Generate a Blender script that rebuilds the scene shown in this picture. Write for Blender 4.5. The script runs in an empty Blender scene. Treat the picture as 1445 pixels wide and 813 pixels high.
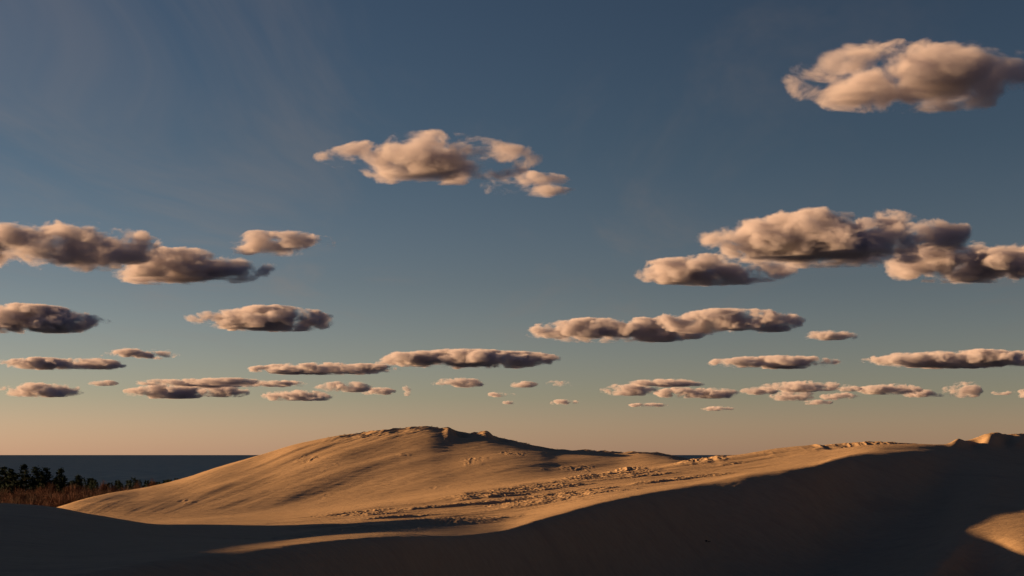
import bpy, math, random
import numpy as np
from mathutils import Vector, noise as mnoise

S = bpy.context.scene
C = S.collection
R = math.radians
random.seed(7)
rng = np.random.default_rng(7)

# ------------------------------------------------------------------ camera
F = 1985.0            # focal length in photograph pixels (1445 wide)
CX, HY = 722.5, 641.5 # image centre column, horizon row
CAMZ = 32.0           # metres above the lake
cd = bpy.data.cameras.new('camera'); cam = bpy.data.objects.new('camera', cd); C.objects.link(cam)
cam.location = (0, 0, CAMZ); cam.rotation_euler = (R(90), 0, 0)
cd.sensor_width = 36; cd.lens = 36 * F / 1445
cd.shift_y = (HY - 406.5) / 1445
cd.clip_start = .5; cd.clip_end = 200000
S.camera = cam

# ------------------------------------------------------------------ light
SUN_AZ, SUN_EL = 272.0, 9.5      # compass-like: 0 = along the view, 90 = right of it
a, e = R(SUN_AZ), R(SUN_EL)
L = Vector((math.sin(a) * math.cos(e), math.cos(a) * math.cos(e), math.sin(e)))
sd = bpy.data.lights.new('sun', 'SUN'); sun = bpy.data.objects.new('sun', sd); C.objects.link(sun)
sd.energy = 5.0; sd.angle = R(.6); sd.color = (1.0, .62, .29)
sun.rotation_euler = L.to_track_quat('Z', 'Y').to_euler()
sun.location = (-200, 0, 200)

S.view_settings.view_transform = 'Standard'; S.view_settings.look = 'None'
S.view_settings.gamma = 1; S.view_settings.exposure = 1.25
S.view_settings.use_curve_mapping = False
S.cycles.use_denoising = True
S.cycles.max_bounces = 6; S.cycles.diffuse_bounces = 3; S.cycles.volume_bounces = 2
S.cycles.volume_max_steps = 256
S.cycles.use_adaptive_sampling = True; S.cycles.adaptive_threshold = .01


class NT:
    """small helper to write node trees"""
    def __init__(s, tree): s.t = tree; s.n = tree.nodes; s.l = tree.links
    def node(s, kind, **kw):
        n = s.n.new(kind)
        for k, v in kw.items(): setattr(n, k, v)
        return n
    def put(s, sock, v):
        if hasattr(v, 'is_output'): s.l.new(v, sock)
        elif v is not None: sock.default_value = v
    def math(s, op, a, b=None, c=None, clamp=False):
        n = s.node('ShaderNodeMath', operation=op, use_clamp=clamp)
        s.put(n.inputs[0], a)
        if b is not None: s.put(n.inputs[1], b)
        if c is not None: s.put(n.inputs[2], c)
        return n.outputs[0]
    def vmath(s, op, a, b=None, out=0):
        n = s.node('ShaderNodeVectorMath', operation=op)
        s.put(n.inputs[0], a)
        if b is not None: s.put(n.inputs[1], b)
        return n.outputs[out]
    def noise(s, vec, scale, detail=4, rough=.5, dist=0):
        n = s.node('ShaderNodeTexNoise'); s.put(n.inputs['Vector'], vec)
        n.inputs['Scale'].default_value = scale; n.inputs['Detail'].default_value = detail
        n.inputs['Roughness'].default_value = rough; n.inputs['Distortion'].default_value = dist
        return n.outputs['Fac']
    def ramp(s, fac, stops, interp='LINEAR'):
        n = s.node('ShaderNodeValToRGB'); s.put(n.inputs[0], fac)
        cr = n.color_ramp; cr.interpolation = interp
        while len(cr.elements) < len(stops): cr.elements.new(.5)
        for el, (p, c) in zip(cr.elements, stops):
            el.position = p; el.color = (*c, 1) if len(c) == 3 else c
        return n.outputs[0]
    def mix(s, fac, a, b, mode='MIX'):
        n = s.node('ShaderNodeMix', data_type='RGBA', blend_type=mode)
        s.put(n.inputs[0], fac); s.put(n.inputs[6], a); s.put(n.inputs[7], b)
        return n.outputs[2]
    def maprange(s, v, a, b, c=0., d=1., smooth=True):
        n = s.node('ShaderNodeMapRange', interpolation_type='SMOOTHSTEP' if smooth else 'LINEAR')
        s.put(n.inputs[0], v)
        for i, q in enumerate((a, b, c, d)): n.inputs[i + 1].default_value = q
        return n.outputs[0]
    def mapping(s, vec, scale=(1, 1, 1), rot=(0, 0, 0)):
        n = s.node('ShaderNodeMapping'); s.put(n.inputs[0], vec)
        n.inputs['Scale'].default_value = scale; n.inputs['Rotation'].default_value = rot
        return n.outputs[0]


# ------------------------------------------------------------------ sky
W = bpy.data.worlds.new('World'); S.world = W; W.use_nodes = True
w = NT(W.node_tree); w.n.clear()
sky = w.node('ShaderNodeTexSky', sky_type='NISHITA'); sky.sun_disc = False
sky.sun_elevation = R(SUN_EL); sky.sun_rotation = R(SUN_AZ)
sky.air_density = 1.0; sky.dust_density = .3; sky.ozone_density = 1.0
tc = w.node('ShaderNodeTexCoord').outputs['Generated']
sep = w.node('ShaderNodeSeparateXYZ'); w.put(sep.inputs[0], tc)
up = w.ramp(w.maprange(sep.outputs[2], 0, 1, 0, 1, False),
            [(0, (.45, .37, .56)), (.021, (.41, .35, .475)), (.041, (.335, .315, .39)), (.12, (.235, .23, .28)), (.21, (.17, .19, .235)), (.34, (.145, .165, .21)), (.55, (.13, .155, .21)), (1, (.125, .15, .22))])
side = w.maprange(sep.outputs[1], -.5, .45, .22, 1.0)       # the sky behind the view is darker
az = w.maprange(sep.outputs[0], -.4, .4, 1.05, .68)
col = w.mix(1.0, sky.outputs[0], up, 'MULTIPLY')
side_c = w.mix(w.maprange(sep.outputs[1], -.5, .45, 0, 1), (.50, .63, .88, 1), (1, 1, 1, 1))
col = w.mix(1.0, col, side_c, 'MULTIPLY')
cz = w.math('MAXIMUM', sep.outputs[2], .02)
cvec = w.node('ShaderNodeCombineXYZ'); w.put(cvec.inputs[0], w.math('DIVIDE', sep.outputs[0], cz)); w.put(cvec.inputs[1], w.math('DIVIDE', sep.outputs[1], cz))
cir = w.noise(w.mapping(cvec.outputs[0], (.9, .28, 1), (0, 0, R(28))), 1.1, 6, .6, .6)
cfac = w.math('MULTIPLY', w.maprange(cir, .48, .78, 0, .34), w.maprange(sep.outputs[2], .04, .14, 0, 1))
col = w.mix(cfac, col, (1.15, .92, .80, 1))
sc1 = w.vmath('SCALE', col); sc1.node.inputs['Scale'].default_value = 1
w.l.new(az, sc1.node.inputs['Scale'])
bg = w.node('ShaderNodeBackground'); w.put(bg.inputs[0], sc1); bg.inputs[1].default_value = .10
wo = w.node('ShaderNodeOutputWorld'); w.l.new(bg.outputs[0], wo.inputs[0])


# ------------------------------------------------------------------ helpers
def tag(o, label=None, cat=None, group=None, kind=None):
    if label: o['label'] = label
    if cat: o['category'] = cat
    if group: o['group'] = group
    if kind: o['kind'] = kind
    return o

def mesh_obj(name, verts, faces, mat, parent=None, smooth=True):
    verts = np.asarray(verts, dtype=np.float32).reshape(-1, 3)
    me = bpy.data.meshes.new(name)
    if isinstance(faces, np.ndarray):
        n, k = faces.shape
        me.vertices.add(len(verts)); me.vertices.foreach_set('co', verts.ravel())
        me.loops.add(n * k); me.loops.foreach_set('vertex_index', faces.ravel().astype(np.int32))
        me.polygons.add(n); me.polygons.foreach_set('loop_start', np.arange(0, n * k, k, dtype=np.int32))
        me.update(calc_edges=True); me.validate()
    else:
        me.from_pydata([tuple(map(float, v)) for v in verts], [], faces); me.update()
    if smooth: me.polygons.foreach_set('use_smooth', [True] * len(me.polygons))
    me.materials.append(mat)
    o = bpy.data.objects.new(name, me); C.objects.link(o)
    if parent: o.parent = parent
    return o

def new_mat(name):
    m = bpy.data.materials.new(name); m.use_nodes = True
    t = NT(m.node_tree); t.n.clear()
    out = t.node('ShaderNodeOutputMaterial')
    return m, t, out

def principled(t, out, color, rough=.8, spec=.2, normal=None):
    b = t.node('ShaderNodeBsdfPrincipled')
    t.put(b.inputs['Base Color'], color); t.put(b.inputs['Roughness'], rough)
    b.inputs['Specular IOR Level'].default_value = spec
    if normal is not None: t.put(b.inputs['Normal'], normal)
    t.l.new(b.outputs[0], out.inputs[0]); return b

# ------------------------------------------------------------------ vector noise (numpy)
_P = rng.random((256, 256)).astype(np.float64)
def vnoise(x, y):
    xi = np.floor(x).astype(int); yi = np.floor(y).astype(int)
    fx = x - xi; fy = y - yi
    fx = fx * fx * fx * (fx * (fx * 6 - 15) + 10); fy = fy * fy * fy * (fy * (fy * 6 - 15) + 10)
    g = lambda i, j: _P[i & 255, j & 255]
    a = g(xi, yi); b = g(xi + 1, yi); c = g(xi, yi + 1); d = g(xi + 1, yi + 1)
    return (a + (b - a) * fx + (c - a) * fy + (a - b - c + d) * fx * fy) * 2 - 1
def fbm(x, y, octv=4, gain=.5):
    s = 0; amp = 1; t = 0
    for k in range(octv):
        s = s + amp * vnoise(x * 2.03 ** k + 17.3 * k, y * 2.03 ** k + 9.1 * k); t += amp; amp *= gain
    return s / t
def ridged(x, y, octv=4):
    s = 0; amp = 1; t = 0
    for k in range(octv):
        s = s + amp * (1 - 2 * np.abs(vnoise(x * 2.1 ** k + 31.7 * k, y * 2.1 ** k + 5.3 * k))); t += amp; amp *= .5
    return s / t
def sstep(a, b, x):
    t = np.clip((x - a) / (b - a), 0, 1); return t * t * (3 - 2 * t)
def bump(x, c, w_): return np.exp(-((x - c) / w_) ** 2)

def pchip_slopes(h, d):
    """h: (n-1,...) spacings, d: (n-1,...) secants"""
    m = np.zeros((d.shape[0] + 1,) + d.shape[1:])
    w1 = 2 * h[1:] + h[:-1]; w2 = h[1:] + 2 * h[:-1]
    same = d[:-1] * d[1:] > 0
    with np.errstate(divide='ignore', invalid='ignore'):
        hm = (w1 + w2) / (w1 / d[:-1] + w2 / d[1:])
    m[1:-1] = np.where(same, hm, 0)
    m[0] = d[0]; m[-1] = d[-1]
    return m
def pchip(xs, ys, x):
    xs = np.asarray(xs, float); ys = np.asarray(ys, float)
    x = np.clip(x, xs[0], xs[-1])
    h = np.diff(xs); d = np.diff(ys) / h
    m = pchip_slopes(h, d)
    i = np.clip(np.searchsorted(xs, x) - 1, 0, len(h) - 1)
    t = (x - xs[i]) / h[i]
    return ((1 + 2 * t) * (1 - t) ** 2 * ys[i] + t * (1 - t) ** 2 * h[i] * m[i]
            + t * t * (3 - 2 * t) * ys[i + 1] + t * t * (t - 1) * h[i] * m[i + 1])

# ------------------------------------------------------------------ the lie of the land
def T(*p): return [q[0] for q in p], [q[1] for q in p]
BR_Y = T((-300,80),(0,88),(150,94),(250,101),(390,110),(540,127),(640,145),(700,158),(860,190),(1000,213),(1060,219),(1110,223),(1150,229),(1175,236),(1200,242),(1260,250),(1340,262),(1400,271),(1445,278),(1750,320))
BR_P = T((-300,840),(0,820),(150,802),(250,787),(390,771),(460,763),(540,757.5),(640,756),(700,750),(760,733),(860,706),(1000,680),(1060,668),(1100,663.5),(1150,656),(1175,648),(1200,642),(1230,639),(1270,637.5),(1340,641),(1445,640),(1750,636))
FT_Y = T((-300,55),(0,62),(150,70),(250,76),(390,86),(540,103),(700,133),(860,163),(1000,184),(1100,194),(1150,199),(1200,206),(1250,212),(1300,219),(1340,226),(1370,229),(1400,232),(1445,238),(1750,252))
FT_Z = T((-300,-17),(0,-17),(540,-18),(700,-20),(860,-20),(1000,-19.5),(1150,-17.5),(1200,-15.5),(1250,-13.6),(1300,-11.2),(1340,-8.8),(1370,-6.6),(1400,-6.0),(1445,-5.9),(1750,-3))
FL_Y = T((-300,38),(0,42),(390,60),(700,95),(860,120),(1000,145),(1150,165),(1250,180),(1340,198),(1370,206),(1400,207),(1445,203),(1750,205))
FL_Z = T((-300,-14),(390,-17),(700,-20.5),(1000,-21),(1150,-20.5),(1250,-18),(1340,-14.0),(1370,-12.0),(1400,-11.7),(1445,-12.3),(1750,-12))
HF_Y = T((-300,118),(0,120),(100,118),(200,122),(300,130),(390,138),(460,148),(540,157),(700,178),(860,204),(1000,225),(1150,243),(1250,254),(1340,267),(1445,282),(1750,326))
HF_P = T((-300,766),(0,768),(100,778),(200,769),(300,765),(390,763),(460,756),(540,749),(700,735),(860,697),(1000,674),(1150,651),(1250,634.5),(1445,635),(1750,632))
SH_Y = T((-300,190),(0,185),(75,180),(120,178),(190,172),(240,171),(300,172),(390,172),(460,176),(540,188),(700,208),(860,232),(1000,248),(1150,262),(1250,265),(1340,273),(1445,287),(1750,332))
SH_P = T((-300,700),(0,712),(40,714),(75,718),(120,727),(190,739),(240,747),(300,751),(390,753),(460,748.5),(540,735.5),(700,715),(860,683),(1000,663),(1150,639),(1250,628),(1445,626),(1750,622))
ST_Y = T((-300,216),(0,215),(75,214),(200,205),(390,215),(540,228),(700,240),(860,262),(960,266),(1000,268),(1150,276),(1250,277),(1340,284),(1445,297),(1750,342))
ST_P = T((-300,735),(0,735),(75,728),(140,733),(200,737),(300,732),(390,727),(540,708),(700,687),(780,677),(860,667),(920,659),(960,653),(1000,648),(1060,639),(1100,632.5),(1150,628),(1200,625.5),(1250,624.5),(1310,626.5),(1335,629),(1355,624),(1380,617.5),(1410,613.5),(1445,616),(1750,610))
DP_Y = T((-300,224),(75,222),(200,216),(390,229),(540,240),(700,252),(860,275),(1000,290),(1150,300),(1445,318),(1750,358))
DP_P = T((-300,748),(0,745),(75,727),(200,733),(390,722),(540,706),(700,686),(860,667),(960,656),(1000,655),(1150,642),(1250,640),(1445,632),(1750,630))
CR_Y = T((-300,236),(0,235),(75,232),(200,262),(300,290),(400,310),(600,330),(800,338),(1000,345),(1445,352),(1750,385))
CR_P = T((-300,790),(0,745),(40,728),(75,718),(120,704.5),(160,695),(200,688),(250,677),(300,661),(370,641),(420,626),(470,617),(520,610.5),(560,606),(602,603.5),(640,608),(690,614),(720,620),(760,629),(790,635),(830,637),(880,641),(910,640),(940,642.5),(965,647),(1000,652),(1150,652),(1445,642),(1750,640))

def pz(py, Y): return (HY - py) / F * Y

def nodes(px):
    """depths and heights (relative to the camera) of the profile at each column"""
    q = np.clip(px, -300, 1750)
    one = np.ones_like(q)
    Y = [5 * one, 30 * one]
    Z = [-1.75 * one, -5.5 * one]
    fy = pchip(*FT_Y, q); fl = pchip(*FL_Y, q); wr = sstep(1200, 1340, q); Y += [(30 + .52 * (fl - 30)) * (1 - wr) + wr * (fl - 16), fl, fy]; zl = pchip(*FL_Z, q); Z += [(np.minimum(zl, -17) * .5 + .5 * zl) * (1 - wr) + wr * (zl - 7), zl, pchip(*FT_Z, q)]
    def add(ty, tp, dz=0):
        y = pchip(*ty, q); Y.append(y); Z.append(pz(pchip(*tp, q), y) + dz)
    add(BR_Y, BR_P); add(HF_Y, HF_P); add(SH_Y, SH_P); add(ST_Y, ST_P); add(DP_Y, DP_P)
    y9 = pchip(*CR_Y, q); z9 = pz(pchip(*CR_P, q), y9)
    Y.append(Y[-1] + .55 * (y9 - Y[-1])); Z.append(Z[-1] + (.52 + .2 * sstep(600, 800, q) + .1 * (1 - sstep(250, 450, q))) * (z9 - Z[-1]))
    Y.append(y9); Z.append(z9)
    Y.append(y9 + 30); Z.append(np.minimum(z9 - 4.5, -9))
    Y.append(450 * one); Z.append(-16.5 * one)
    Y.append(720 * one); Z.append(-21 * one)
    Y.append(1050 * one); Z.append(-30.5 * one)
    Y.append(1500 * one); Z.append(-38 * one)
    return np.array(Y), np.array(Z)

_q = np.arange(-300, 1751, 1.0)
_NY, _NZ = nodes(_q)                     # (n, 2051)
def soften(A, sg):
    k = np.exp(-.5 * (np.arange(-3 * sg, 3 * sg + 1) / sg) ** 2); k /= k.sum()
    return np.convolve(np.pad(A, 3 * sg, mode='edge'), k, 'valid')
for _k in (2, 3, 4):
    _NY[_k] = soften(_NY[_k], 13); _NZ[_k] = soften(_NZ[_k], 13)
_H = np.diff(_NY, axis=0); _D = np.diff(_NZ, axis=0) / _H
_M = pchip_slopes(_H, _D)
# a brink is a crease: keep the slope broken there

def column_lookup(px):
    q = np.clip(px, -300, 1750) + 300
    i = np.minimum(q.astype(int), 2049); f = q - i
    return i, f

def base_h(px, Y):
    i, f = column_lookup(px)
    n = _NY.shape[0]
    ny = [_NY[k][i] * (1 - f) + _NY[k][i + 1] * f for k in range(n)]
    nz = [_NZ[k][i] * (1 - f) + _NZ[k][i + 1] * f for k in range(n)]
    nm = [_M[k][i] * (1 - f) + _M[k][i + 1] * f for k in range(n)]
    Z = np.where(Y <= ny[0], -1.75, -38.)
    for k in range(n - 1):
        sel = (Y > ny[k]) & (Y <= ny[k + 1])
        h = ny[k + 1] - ny[k]; t = (Y - ny[k]) / h
        v = ((1 + 2 * t) * (1 - t) ** 2 * nz[k] + t * (1 - t) ** 2 * h * nm[k]
             + t * t * (3 - 2 * t) * nz[k + 1] + t * t * (t - 1) * h * nm[k + 1])
        Z = np.where(sel, v, Z)
    return Z, ny

def terrain(x, y):
    """height above the camera plane at a place (x right, y forward)"""
    Y = np.maximum(y, 1.0)
    px = x / Y * F + CX
    Z, ny = base_h(px, Y)
    ft, br, hf, sh, st, dp, md, cr = ny[4:12]
    flank = sstep(60, 110, Y)
    # slow swells everywhere
    Z = Z + flank * .22 * fbm(x / 26, Y / 34, 3) * sstep(0, 18, np.abs(Y - br) + 4)
    # ---- great dune face: flutes combed down to the left, and broad hollows
    u = (Y - dp) / np.maximum(cr - dp, 1)
    face = sstep(0.02, .25, u) * (1 - sstep(.93, 1.0, u)) * (px < 1000)
    s = x + (cr - Y) * .75
    Z = Z + face * (.34 * fbm(s / 17, Y / 60 + 3, 3) * sstep(150, 420, px) + .05 * fbm(s / 4.5, Y / 28, 3))
    Z = Z + .30 * face * sstep(.4, .8, u) * bump(px, 450, 90) * fbm(s / 6, Y / 60, 2)
    Z = Z + face * .35 * (bump(px, 470, 70) * bump(u, .62, .3) - bump(px, 690, 60) * bump(u, .5, .3))
    # small crest relief, wind-cut pits under the summit
    top = bump(u, .93, .10) * (px > 430) * (px < 1000)
    pit = -1.5 * bump(px, 652, 13) * bump(u, .90, .07) + .9 * bump(px, 634, 7) * bump(u, .9, .08) \
        - 1.3 * bump(px, 708, 12) * bump(u, .90, .07) + .9 * bump(px, 687, 9) * bump(u, .90, .08) \
        - 1.3 * bump(px, 760, 30) * bump(u, .93, .06) + .5 * bump(px, 722, 8) * bump(u, .88, .05)
    Z = Z + pit + top * .6 * ridged(s / 5, Y / 9, 4) * sstep(430, 520, px)
    # ---- wind-eaten crusts: long low scarps in bands on the shelf
    v = (Y - br) / np.maximum(st - br, 1)
    diag = x * .42 - Y * .91                 # across the streaks
    along = x * .91 + Y * .42
    band = sstep(.12, .30, v) * (1 - sstep(.82, .98, v))
    cr1 = sstep(.10, .46, fbm(along / 24 + 4, diag / 3.6, 2)) * sstep(350, 520, px) * (1 - sstep(1010, 1080, px))
    crust = ridged(along / 2.6, diag / .7, 4)
    Z = Z + band * cr1 * (.23 * crust + .17)
    Z = Z + band * sstep(300, 500, px) * (1 - sstep(1050, 1150, px)) * (.34 * fbm(along / 40, diag / 4.5, 2) + .13 * ridged(along / 36, diag / 2.0, 3))
    # clods at the two bright outcrops
    for (c, d, ww, dd, hh) in ((884, .97, 26, .10, .7), (975, .97, 24, .10, .55), (830, .9, 30, .1, .4), (1010, .95, 22, .1, .5)):
        Z = Z + hh * bump(px, c, ww) * bump(v, d, dd) * (.45 + .7 * ridged(x / 1.7, Y / 2.6, 4))
    # skyline scarps on the right
    sk = bump(v, .93, .13) * sstep(1000, 1060, px)
    sk = sk * (.25 + 1.3 * sstep(-.25, .35, fbm(x / 9 + 2, Y / 20, 2)))
    Z = Z + sk * (.26 + .18 * sstep(1170, 1230, px)) * (ridged(x / 3.4 + 3, Y / 8, 5) - .15) * (1 - .45 * sstep(1330, 1380, px))
    Z = Z + bump(v, .93, .16) * sstep(1366, 1400, px) * (.45 + .35 * ridged(x / 3.1 + 7, Y / 7, 4))
    Z = Z - .9 * bump(v, .80, .07) * sstep(1150, 1200, px) * (1 - sstep(1330, 1350, px)) * (1 + .6 * vnoise(x / 3, Y / 3))
    Z = Z + 1.0 * bump(v, .60, .24) * (bump(px, 1352, 11) - .8 * bump(px, 1376, 12) + .8 * bump(px, 1398, 12) - .7 * bump(px, 1420, 11) + .7 * bump(px, 1440, 11))
    # tyre-track-like rows of clods along the dark hollow
    rut = bump(v, .42, .05) * bump(px, 450, 110) + .7 * bump(v, .30, .05) * bump(px, 560, 120)
    Z = Z + rut * (-.30 + .24 * vnoise(x / .55, Y / 1.6))
    # footprints and small broken patches on the face
    pat = sstep(.42, .62, fbm(x / 7 + 40, Y / 12 + 8, 3)) * face
    Z = Z + pat * .09 * ridged(x / .9, Y / 2.2, 3)
    # slumps and combed streaks down the shaded slip face
    slip = (Y < br) * flank * sstep(2, 12, br - Y) * sstep(380, 560, px) * (1 - sstep(1050, 1250, px))
    Z = Z + slip * (.10 * fbm(along / 1.3, diag / 14, 3) + .45 * fbm(x / 13 + 9, Y / 11, 2))
    # fine wind texture
    Z = Z + flank * .045 * fbm(along / 3.5, diag / .9, 3) * (Y < 460)
    # the high dune out of the picture on the left, which shades the foreground
    Z = Z + (24.2 * (1 - sstep(188, 206, y)) + 12 * (1 - sstep(88, 110, y))) * np.exp(-((x + 165) / 42) ** 2) * sstep(-400, -200, y)
    return Z

# ------------------------------------------------------------------ sand
sand, t, out = new_mat('dune_sand')
pos = t.node('ShaderNodeNewGeometry').outputs['Position']
n1 = t.noise(pos, .06, 4, .55); n2 = t.noise(t.mapping(pos, (.5, 2.2, .8), (0, 0, R(25))), 1.0, 5, .6); n3 = t.noise(pos, 24, 3, .7)
c = t.mix(n1, (.38, .245, .135, 1), (.47, .312, .185, 1))
c = t.mix(t.maprange(n2, .35, .75, 0, .5), c, (.32, .20, .115, 1))
n4 = t.noise(t.mapping(pos, (.35, 1.6, .6), (0, 0, R(25))), .16, 4, .6)
c = t.mix(t.maprange(n4, .52, .72, 0, .4), c, (.27, .18, .115, 1))
c = t.mix(t.maprange(n3, .4, .8, 0, .25), c, (.50, .35, .22, 1))
rip = t.node('ShaderNodeTexWave', wave_type='BANDS', bands_direction='X'); t.put(rip.inputs[0], t.mapping(pos, (1, .35, 1), (0, 0, R(20))))
rip.inputs['Scale'].default_value = 3.2; rip.inputs['Distortion'].default_value = 6; rip.inputs['Detail'].default_value = 2
hgt = t.math('ADD', t.math('MULTIPLY', n2, .15), t.math('MULTIPLY', rip.outputs['Fac'], .006))
hgt = t.math('ADD', hgt, t.math('MULTIPLY', n3, .01))
bmp = t.node('ShaderNodeBump'); t.put(bmp.inputs['Height'], hgt); bmp.inputs['Strength'].default_value = .8; bmp.inputs['Distance'].default_value = 1
principled(t, out, c, .95, .1, bmp.outputs[0])

def grid_mesh(name, X, Yv, Z, keep, mat, normals=None):
    ny, nx = X.shape
    idx = np.arange(nx * ny).reshape(ny, nx)
    f = np.stack([idx[:-1, :-1], idx[:-1, 1:], idx[1:, 1:], idx[1:, :-1]], -1)[keep]
    f = f.reshape(-1, 4)
    used = np.unique(f); remap = np.zeros(nx * ny, int); remap[used] = np.arange(len(used))
    v = np.stack([X, Yv, Z + CAMZ], -1).reshape(-1, 3)[used]
    o = mesh_obj(name, v, remap[f], mat)
    if normals is not None:
        o.data.normals_split_custom_set_from_vertices(normals.reshape(-1, 3)[used].astype(np.float32))
    return o

cols = np.concatenate([np.arange(-300, -20, 3.), np.arange(-20, 1466, 1.1), np.arange(1467, 1751, 3.)])
rows = [24.]
while rows[-1] < 520:
    y = rows[-1]
    rows.append(y + (.9 if y < 95 else .30 if y < 300 else .27 if y < 350 else 1.5))
rows = np.array(rows)
PX, GY = np.meshgrid(cols, rows)
GX = (PX - CX) / F * GY
GZ = terrain(GX, GY)
# normals of the whole sheet, so the dunes meet without a seam
dXc = np.gradient(GX, axis=1); dZc = np.gradient(GZ, axis=1)
dXr = np.gradient(GX, axis=0); dYr = np.gradient(GY, axis=0); dZr = np.gradient(GZ, axis=0)
Tc = np.stack([dXc, 0 * dXc, dZc], -1); Tr = np.stack([dXr, dYr, dZr], -1)
N = np.cross(Tc, Tr); N /= np.linalg.norm(N, axis=-1, keepdims=True)
cp = PX[:-1, :-1]; cy = GY[:-1, :-1]
brk = pchip(*BR_Y, np.clip(cp, -300, 1750)); dpk = pchip(*DP_Y, np.clip(cp, -300, 1750)); crk = pchip(*CR_Y, np.clip(cp, -300, 1750))
near = cy < brk; far = (cy >= dpk) & (cy < crk + 45) & (cp > 60); mid = ~near & ~far & (cy < crk + 45)
rest = ~near & ~far & ~mid
for nm, kp in (('shaded_dune', near), ('great_dune', far), ('sand_flat', mid), ('ground', rest)):
    tag(grid_mesh(nm, GX, GY, GZ, kp, sand, N), kind='structure')
# the country round about, a coarser sheet lying just under
gx = np.concatenate([np.linspace(-9000, -700, 30), np.arange(-680, 681, 5.), np.linspace(700, 9000, 30)])
gy = np.concatenate([np.linspace(-6000, -420, 20), np.arange(-400, 700, 5.), np.arange(710, 1600, 30.)])
BX, BY = np.meshgrid(gx, gy)
BZ = terrain(BX, BY)
inside = (BY > 26) & (np.abs(BX / np.maximum(BY, 1) * F + CX - 725) < 1015) & (BY < 512)
BZ = np.where(inside, BZ - 2.5, BZ - .25)
BZ = np.where(BY > 1550, -40, BZ)
tag(grid_mesh('land', BX, BY, BZ, np.ones((BX.shape[0] - 1, BX.shape[1] - 1), bool), sand), kind='structure')

def ground_z(x, y):
    return float(terrain(np.array([float(x)]), np.array([float(y)]))[0]) + CAMZ
def at(px, Y): return (px - CX) / F * Y

# ------------------------------------------------------------------ lake
wm, t, out = new_mat('lake_water')
pos = t.node('ShaderNodeNewGeometry').outputs['Position']
wv = t.noise(t.mapping(pos, (1, .045, 1)), .14, 5, .7)
wl = t.noise(t.mapping(pos, (.2, .6, 1)), .0035, 3, .5)
foam = t.noise(t.mapping(pos, (.55, .03, 1)), .13, 3, .6)
fm = t.maprange(foam, .735, .76, 0, 1)
c = t.mix(wl, (.003, .020, .064, 1), (.008, .032, .086, 1))
c = t.mix(t.maprange(wv, .42, .66, 0, 1), c, (.036, .064, .120, 1))
c = t.mix(fm, c, (.75, .75, .75, 1))
b = t.node('ShaderNodeBump'); t.put(b.inputs['Height'], wv); b.inputs['Distance'].default_value = 2.5; b.inputs['Strength'].default_value = 1
principled(t, out, c, .7, .04, b.outputs[0])
xs = np.array([-90000., -20000, -5000, 0, 5000, 20000, 90000]); ys = np.array([-20000., 900, 3000, 9000, 30000, 90000])
WX, WY = np.meshgrid(xs, ys)
tag(grid_mesh('lake', WX, WY, np.zeros_like(WX) - CAMZ, np.ones((len(ys) - 1, len(xs) - 1), bool), wm), kind='structure')

# ------------------------------------------------------------------ plants
def leaf_mat(name, c1, c2, scale):
    m, t, out = new_mat(name)
    pos = t.node('ShaderNodeNewGeometry').outputs['Position']
    n = t.noise(pos, scale, 3, .6)
    principled(t, out, t.mix(t.maprange(n, .3, .7), (*c1, 1), (*c2, 1)), .85, .1)
    return m
needle = leaf_mat('pine_needles', (.008, .018, .014), (.020, .034, .022), .9)
bark = leaf_mat('pine_bark', (.06, .045, .035), (.11, .085, .065), 2)
russet = leaf_mat('russet_twigs', (.050, .024, .020), (.105, .043, .028), .22)
drab = leaf_mat('drab_twigs', (.035, .023, .019), (.07, .042, .03), .3)
straw = leaf_mat('dry_grass', (.16, .12, .07), (.28, .21, .12), 1)

def cone_tube(p0, p1, r0, r1, n=6):
    p0 = Vector(p0); p1 = Vector(p1); d = (p1 - p0).normalized()
    u = d.orthogonal().normalized(); v = d.cross(u)
    vs = []
    for p, r in ((p0, r0), (p1, r1)):
        for k in range(n):
            an = 2 * math.pi * k / n; vs.append(p + (u * math.cos(an) + v * math.sin(an)) * r)
    fs = [(k, (k + 1) % n, n + (k + 1) % n, n + k) for k in range(n)] + [tuple(range(n))[::-1], tuple(range(n, 2 * n))]
    return vs, fs
class MB:
    def __init__(s): s.v = []; s.f = []
    def add(s, vf):
        o = len(s.v); s.v += [tuple(q) for q in vf[0]]; s.f += [tuple(i + o for i in f) for f in vf[1]]
    def build(s, name, mat, parent=None, smooth=False): return mesh_obj(name, s.v, s.f, mat, parent, smooth)

def spray(mb, p, d, length, wdt, rnd):
    """a needle-bearing twig: crossed narrow blades"""
    d = d.normalized(); s1 = d.orthogonal().normalized(); s1.rotate(__import__('mathutils').Quaternion(d, rnd.random() * 6.28))
    q = p + d * length
    for s_ in (s1, d.cross(s1)):
        m = p + d * length * .55
        mb.add(([p, m - s_ * wdt, q, m + s_ * wdt], [(0, 1, 2, 3)]))

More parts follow.
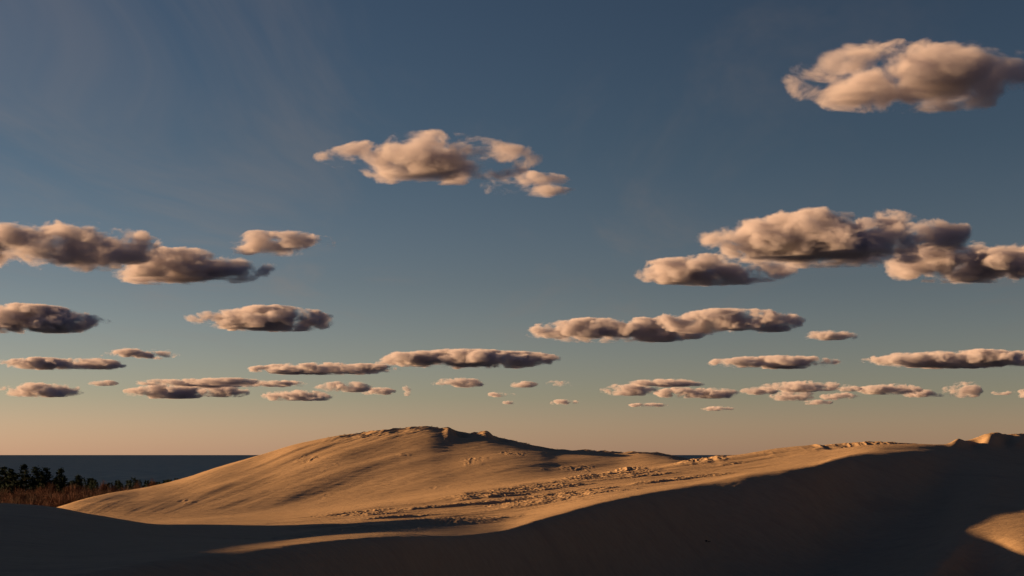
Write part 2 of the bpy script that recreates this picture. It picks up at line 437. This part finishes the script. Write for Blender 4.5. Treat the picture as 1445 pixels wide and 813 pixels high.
def make_pine(name, label, group, x, y, h, width, seed, lean=0., shape='tiered'):
    rnd = random.Random(seed)
    z = ground_z(x, y) - .2
    root = bpy.data.objects.new(name, None); C.objects.link(root); root.location = (x, y, z)
    tag(root, label, 'pine tree', group)
    tr = MB(); pts = [Vector((lean * h * (k / 5) ** 1.5, rnd.uniform(-.1, .1), h * k / 5)) for k in range(6)]
    for k in range(5): tr.add(cone_tube(pts[k], pts[k + 1], .022 * h * (1 - k / 5.3), .022 * h * (1 - (k + 1) / 5.3)))
    cr_, lb = MB(), tr
    nl = 11
    for k in range(nl):
        fr = .25 + .73 * k / (nl - 1)
        base = Vector((lean * h * fr ** 1.5, 0, h * fr))
        ext = width * .6 * min(1, (1.03 - fr) * 1.55 + .06) * rnd.uniform(.75, 1.15)
        for j in range(6):
            if rnd.random() < .14: continue
            an = rnd.random() * 6.283; ln = ext * rnd.uniform(.55, 1.2)
            dr = Vector((math.cos(an), math.sin(an), rnd.uniform(.08, .42)))
            tip = base + dr * ln
            lb.add(cone_tube(base, tip, .05, .015, 4))
            for m in range(int(10 + 11 * ln)):
                f = rnd.uniform(.28, 1.05); c0 = base + dr * ln * f
                c0 += Vector((rnd.gauss(0, .32), rnd.gauss(0, .32), rnd.gauss(.05, .22)))
                dd = Vector((dr.x + rnd.gauss(0, .7), dr.y + rnd.gauss(0, .7), rnd.uniform(-.1, .8)))
                spray(cr_, c0, dd, rnd.uniform(.4, .8), rnd.uniform(.10, .18), rnd)
    for m in range(40):
        spray(cr_, pts[-1] + Vector((rnd.gauss(0, .25), rnd.gauss(0, .25), rnd.uniform(-1, .3))), Vector((rnd.gauss(0, .4), rnd.gauss(0, .4), 1)), .5, .1, rnd)
    tr.build('trunk', bark, root); cr_.build('crown', needle, root)
    return root

def top_h(px, py, Y):           # height a tree at (px, Y) must have for its top to reach row py
    return pz(py, Y) + CAMZ - ground_z(at(px, Y), Y) + .2

pines = [
 (5, 661, 415, 6.0, .02, 'broad dark pine at the left edge of the wood'),
 (16, 664, 400, 4.5, -.02, 'dark pine crowding against the broad pine at the wood edge'),
 (33, 657.5, 405, 4.8, .03, 'tallest dark pine with tiered top, standing clear against the lake'),
 (24, 671, 398, 3.6, 0, 'short pine tucked under the tallest pine'),
 (50, 661.5, 400, 4.2, .0, 'pine with pointed narrow top right of the tallest pine'),
 (57, 667, 392, 4.0, .02, 'low pine filling the gap between two pointed pines'),
 (65, 662.5, 400, 4.2, -.01, 'rounded dark pine in the middle of the pine row'),
 (80, 664, 396, 4.0, .09, 'leaning pine with ragged open branches, last big one of the row'),
 (88, 674, 410, 3.0, .05, 'small ragged pine below the leaning pine'),
 (110, 673, 470, 3.4, .0, 'small lone pine poking above the russet thicket'),
 (127, 678, 520, 5.0, .0, 'low spreading pine behind the thicket near the lake'),
]
for i, (px, py, Y, wd, ln, lab) in enumerate(pines):
    make_pine('pine_tree', lab, 'pines at the edge of the wood', at(px, Y), Y, top_h(px, py, Y), wd, 50 + i, ln)

# far evergreens reading as one mass
tl = MB(); rnd = random.Random(3)
for k in range(90):
    px = rnd.uniform(-120, 250); Y = rnd.uniform(470, 620)
    py = 676 + 8 * rnd.random() + 4 * math.sin(px / 11) * .6 + (-6 if px < 40 else 0)
    x = at(px, Y); g = ground_z(x, Y); h = max(4, top_h(px, py, Y)); wd = rnd.uniform(2.5, 4.5)
    tl.add(cone_tube((x, Y, g - .2), (x, Y, g + h * .9), .15, .04, 5))
    for m in range(190):
        f = rnd.random() ** .8; an = rnd.random() * 6.283; r_ = wd * .5 * (1 - f * .85) * rnd.uniform(.5, 1.1)
        spray(tl, Vector((x + math.cos(an) * r_, Y + math.sin(an) * r_, g + h * (.2 + .78 * f))), Vector((math.cos(an), math.sin(an), .3)), rnd.uniform(.4, .9), .2, rnd)
tag(tl.build('treeline', needle), 'dark low evergreens massed along the lake shore behind the thicket', 'woods', kind='stuff')

def twig_bush(mb, x, y, g, h, wd, n, rnd):
    """bare shrub: many thin upward twigs that fan out"""
    for k in range(n):
        an = rnd.random() * 6.283; sp = rnd.random() ** .6
        tip = Vector((math.cos(an) * sp * wd * .5, math.sin(an) * sp * wd * .5, h * (1 - .35 * sp * sp) * rnd.uniform(.72, 1.03)))
        st = tip * rnd.uniform(.15, .7); st.x *= .7; st.y *= .7
        d = (tip - st); s_ = Vector((rnd.gauss(0, 1), rnd.gauss(0, 1), rnd.gauss(0, .3))).normalized() * rnd.uniform(.02, .055)
        p = Vector((x, y, g))
        mb.add(([p + st - s_, p + st + s_, p + tip], [(0, 1, 2)]))
        for q in range(2):
            m = st.lerp(tip, rnd.uniform(.3, .8)); e_ = m + Vector((rnd.gauss(0, .5), rnd.gauss(0, .5), rnd.uniform(.3, 1))) * .9
            mb.add(([p + m - s_ * .8, p + m + s_ * .8, p + e_], [(0, 1, 2)]))
th, dr_ = MB(), MB(); rnd = random.Random(9)
for k in range(760):
    px = rnd.uniform(-190, 262); Y = rnd.uniform(275, 430)
    x = at(px, Y)
    if 60 < px and Y < float(pchip(*CR_Y, np.array([px]))[0]) + 22: continue
    g = ground_z(x, Y); h = max(2.2, min(8, top_h(px, rnd.uniform(682, 697) + 4 * mnoise.noise(Vector((x / 9, Y / 14, 0))) * 2 + 9 * (430 - Y) / 155, Y)))
    twig_bush(th if rnd.random() < .7 else dr_, x, Y, g - .1, h, rnd.uniform(4, 7), 175, rnd)
tag(th.build('thicket', russet), 'bare russet brush massed below the pines', 'thicket', kind='stuff')
tag(dr_.build('undergrowth', drab), 'grey brown brush mixed through the russet thicket', 'undergrowth', kind='stuff')

# taller bare trees one can tell apart
bare = [
 (71, 675, 378, 5.5, 'rounded russet tree in front of the leaning pine'),
 (101, 679, 385, 6.0, 'orange brown tree with broad top right of the pine row'),
 (25, 684, 352, 6.0, 'orange brown tree in front of the tallest pine'),
 (146, 674, 420, 4.6, 'round dull red tree standing up against the lake'),
 (194, 674, 430, 3.6, 'thin bare tree beside the lake between two russet crowns'),
 (215, 673, 425, 4.0, 'russet tree where the dune slope meets the wood'),
 (162, 682, 400, 4.5, 'low orange brown tree above the dune slope'),
]
for i, (px, py, Y, wd, lab) in enumerate(bare):
    rnd = random.Random(200 + i); x = at(px, Y); g = ground_z(x, Y); h = top_h(px, py, Y)
    root = bpy.data.objects.new('bare_tree', None); C.objects.link(root); root.location = (x, Y, g - .1)
    tag(root, lab, 'tree', 'russet trees in the thicket')
    tr = MB(); tr.add(cone_tube((0, 0, 0), (.1, 0, h * .5), .13, .07)); tr.add(cone_tube((.1, 0, h * .5), (0, .1, h * .85), .07, .02))
    for k in range(9):
        an = rnd.random() * 6.283; b0 = h * rnd.uniform(.2, .6)
        tr.add(cone_tube((0, 0, b0), (math.cos(an) * wd * .3, math.sin(an) * wd * .3, b0 + h * .28), .05, .015, 4))
    tr.build('trunk', bark, root)
    cr_ = MB(); twig_bush(cr_, 0, 0, 0, h, wd, 420, rnd); cr_.build('crown', russet, root)

# marram grass on the brow of the dune and at the wood's edge
gm = MB(); rnd = random.Random(5)
def tuft(x, y, g, h, n):
    for k in range(n):
        an = rnd.random() * 6.283; p = Vector((x + rnd.gauss(0, .12), y + rnd.gauss(0, .12), g))
        s_ = Vector((math.sin(an), -math.cos(an), 0)) * .02
        m = p + Vector((math.cos(an) * .12, math.sin(an) * .12, h * .7)); e_ = p + Vector((math.cos(an) * .35, math.sin(an) * .35, h * rnd.uniform(.7, 1)))
        gm.add(([p - s_, p + s_, m + s_ * .7, m - s_ * .7], [(0, 1, 2, 3)])); gm.add(([m - s_ * .7, m + s_ * .7, e_], [(0, 1, 2)]))
for k in range(70):
    px = rnd.choice([rnd.uniform(440, 640), rnd.uniform(640, 960)]); Y = float(pchip(*CR_Y, np.array([px]))[0]) + rnd.uniform(-3, 3)
    x = at(px, Y); tuft(x, Y, ground_z(x, Y), rnd.uniform(.15, .4), 14)
for k in range(260):
    px = rnd.uniform(-60, 90); Y = rnd.uniform(252, 285); x = at(px, Y); tuft(x, Y, ground_z(x, Y), rnd.uniform(.5, 1.1), 22)
tag(gm.build('dune_grass', straw), 'dry dune grass along the brow and beside the wood', 'grass', kind='stuff')

# ------------------------------------------------------------------ driftwood in the shaded hollow
wood, t, out = new_mat('dark_driftwood')
pos = t.node('ShaderNodeNewGeometry').outputs['Position']
principled(t, out, t.mix(t.noise(pos, 9, 4, .6), (.010, .008, .007, 1), (.035, .028, .022, 1)), .8, .2)
px, Y = 997, 150.
# find the depth at which the ground is seen on row 764
ys_ = np.arange(100, 215, .1); zz = terrain(at(px, ys_), ys_); pr = HY - zz / ys_ * F
hit = ys_[np.argmax(pr <= 765)]; Y = float(hit); x = at(px, Y); g = ground_z(x, Y)
def lumpy_log(name, p0, p1, r0, r1, seed, mat, parent=None):
    rnd = random.Random(seed); n, m = 14, 12; p0 = Vector(p0); p1 = Vector(p1); d = (p1 - p0).normalized(); u = d.orthogonal().normalized(); v = d.cross(u)
    vs, fs = [], []
    for i in range(n + 1):
        f = i / n; c_ = p0.lerp(p1, f); r_ = (r0 + (r1 - r0) * f) * (math.sin(math.pi * min(1, max(.02, f * .96 + .02))) ** .3)
        for k in range(m):
            an = 6.283 * k / m; q = c_ + (u * math.cos(an) + v * math.sin(an)) * r_ * (1 + .35 * mnoise.noise(c_ * 3 + Vector((math.cos(an), math.sin(an), seed))))
            vs.append(q)
    for i in range(n):
        for k in range(m): fs.append((i * m + k, i * m + (k + 1) % m, (i + 1) * m + (k + 1) % m, (i + 1) * m + k))
    fs += [tuple(range(m))[::-1], tuple(range(n * m, n * m + m))]
    return mesh_obj(name, vs, fs, mat, parent)
root = bpy.data.objects.new('driftwood', None); C.objects.link(root); root.location = (x, Y, g)
tag(root, 'small black stump of driftwood with a thin limb lying in the shaded hollow', 'driftwood')
lumpy_log('stump', (-.22, 0, .1), (.13, .06, .14), .14, .12, 1, wood, root)
lumpy_log('limb', (.18, .05, .04), (.62, .18, .03), .055, .03, 2, wood, root)

# ------------------------------------------------------------------ clouds
def cloud_mat(name, dmax, wid):
    cm, t, out = new_mat(name)
    oc = t.node('ShaderNodeTexCoord').outputs['Object']
    pos = t.node('ShaderNodeNewGeometry').outputs['Position']
    wn = t.node('ShaderNodeTexNoise'); t.put(wn.inputs['Vector'], pos); wn.inputs['Scale'].default_value = 1 / 420; wn.inputs['Detail'].default_value = 2
    wv_ = t.vmath('SUBTRACT', wn.outputs['Color'], (.5, .5, .5)); wv_ = t.vmath('MULTIPLY', wv_, (1.6, 1.6, 1.7))
    r_ = t.math('MULTIPLY', t.vmath('LENGTH', t.vmath('ADD', oc, wv_), out='Value'), 1.12)
    r0_ = t.vmath('LENGTH', t.vmath('MULTIPLY', oc, (1, 1, .9)), out='Value')
    nz1 = t.noise(t.mapping(pos, (1, 1, 1.7)), 1 / 210, 6, .62, .3)
    nz0 = t.noise(pos, 1 / 640, 2, .5)
    edge = t.math('SUBTRACT', t.math('ADD', t.math('SUBTRACT', 1.0, r_), t.math('ADD', t.math('MULTIPLY', t.math('SUBTRACT', nz1, .5), 3.4), t.math('MULTIPLY', t.math('SUBTRACT', nz0, .5), 2.2))), .30)
    edge = t.math('SUBTRACT', edge, t.maprange(r0_, .62, .96, 0, 1.6))
    dens = t.maprange(edge, 0, wid, 0, dmax)
    pv = t.node('ShaderNodeVolumePrincipled'); pv.inputs['Color'].default_value = (.80, .73, .78, 1)
    t.put(pv.inputs['Density'], dens); pv.inputs['Anisotropy'].default_value = 0
    t.l.new(pv.outputs[0], out.inputs['Volume'])
    cm.cycles.volume_step_rate = .35 if hasattr(cm.cycles, 'volume_step_rate') else 1
    return cm
cm = cloud_mat('cloud_vapour', .022, .45)
cm_far = cloud_mat('thin_cloud_vapour', .014, .55)

import bmesh
bm = bmesh.new(); bmesh.ops.create_icosphere(bm, subdivisions=3, radius=1.0)
for v in bm.verts:
    if v.co.z < -.35: v.co.z = -.35 + (v.co.z + .35) * .3      # a flat base
cme = bpy.data.meshes.new('cloud'); bm.to_mesh(cme); bm.free(); cme_far = cme.copy(); cme.materials.append(cm); cme_far.materials.append(cm_far)
CLOUDS = [
 (58,552,92,17,'long grey-hearted cloud alone at the far left above the lake'),
 (145,541,34,7,'small pinkish cloud between the two large clouds above the lake'),
 (235,554,84,17,'pink billowed cloud under the dark bar left of the dune'),
 (300,541,160,9,'long dark flat bar of cloud above the left slope'),
 (316,553,56,15,'pink cloud tucked under the right end of the dark bar'),
 (420,559,80,13,'wide peach cloud low above the rising left ridge'),
 (403,542,60,8,'dark flat cloud above the wide peach cloud'),
 (487,547,64,13,'peach cloud with grey underside left of the summit'),
 (535,553,40,9,'ragged grey scrap trailing from the peach cloud'),
 (573,552,12,14,'tiny upright pink puff left of the summit'),
 (647,541,62,11,'dark flat cloud right above the summit'),
 (706,557,34,7,'twin small pink puffs right of the summit'),
 (797,568,34,7,'small pink cloud low over the right shoulder of the dune'),
 (718,568,16,5,'faint pink wisp low above the pits of the crest'),
 (738,543,30,8,'small pink cloud at the left end of a dark one'),
 (795,541,38,9,'small dark cloud over the right shoulder of the dune'),
 (892,551,66,15,'pink cloud with grey tail above the lake gap'),
 (940,541,90,9,'dark topped cloud over the lake gap'),
 (966,555,64,13,'pink and slate cloud above the bright outcrops'),
 (1012,556,52,13,'pink lumpy cloud right of the slate one'),
 (1012,577,36,6,'low dim wisp nearest the horizon over the lake gap'),
 (915,572,46,5,'very faint wisp below the pink cloud over the gap'),
 (1130,546,92,13,'wide pink and slate cloud above the right skyline'),
 (1072,552,42,10,'dull pink cloud left of the wide pink and slate one'),
 (1118,559,54,13,'ragged pink cloud hanging under the wide pink one'),
 (1197,548,30,9,'small slate blue cloud right of the wide pink one'),
 (1185,560,44,9,'small dull pink cloud under the slate blue one'),
 (1152,568,34,6,'grey wisp under the ragged pink cloud'),
 (1258,550,74,13,'long dull pink cloud left of the bright billow'),
 (1305,556,56,9,'dim cloud scrap joining the bright billow on its left'),
 (1357,551,44,21,'bright round billow, the most rounded cloud over the right dune'),
 (1418,554,30,7,'small dim cloud right of the bright billow'),
 (1448,556,22,11,'pink cloud cut by the right edge of the photo'),
]
rnd = random.Random(21)
UP = [  # higher sky
 (90,514,150,14,'narrow slate cloud bank above the lake'), (200,500,110,13,'short slate cloud at the end of the bank above the lake'),
 (455,521,190,12,'thin slate bar above the left slope'), (660,508,230,19,'broad slate cloud above the summit'),
 (1095,512,160,14,'slate cloud above the right skyline'), (1360,508,240,18,'broad slate cloud over the right dune'),
 (35,452,210,30,'grey cloud over the left edge, above the slate bank'), (372,452,190,26,'pink-edged cloud high over the left slope'),
 (870,468,230,24,'wide cloud high above the right shoulder'), (1030,455,190,26,'cloud overlapping the right end of the wide high cloud'),
 (1170,474,80,12,'small scrap trailing right of two joined high clouds'),
 (60,350,300,52,'large cloud at the left edge of the upper sky'), (250,378,230,36,'cloud joined to the large one at the left edge'),
 (395,345,150,26,'scrap trailing off the joined clouds of the upper left'),
 (1180,340,330,58,'largest cloud of the bank in the upper right sky'), (1390,372,260,44,'lower cloud of the bank, cut by the right edge'), (1010,382,200,32,'left tail of the bank in the upper right sky'),
 (600,225,280,46,'big cloud alone at the top of the sky'), (745,262,130,26,'puff under the right end of the big lone cloud'),
 (1290,110,330,64,'big cloud in the top right corner'),
]
def add_cloud(px, py, wd, ht, lab, grp, i):
    D = 1250 * F / (HY - py)
    o = bpy.data.objects.new('cloud', cme_far if 'low' in grp else cme); C.objects.link(o)
    o.location = ((px - CX) / F * D, D, CAMZ + 1250)
    lo = 'low' in grp; sx = wd * (.95 if lo else .82) / F * D; sz = ht * (.92 if lo else .95) / F * D
    o.scale = (sx, sx * .8 if grp[0] == 'c' else sx * .7, sz)
    tag(o, lab, 'cloud', grp)
for i, cde in enumerate(CLOUDS): add_cloud(*cde, 'clouds low above the horizon', i)
for i, cde in enumerate(UP): add_cloud(*cde, 'high drifting clouds', i)
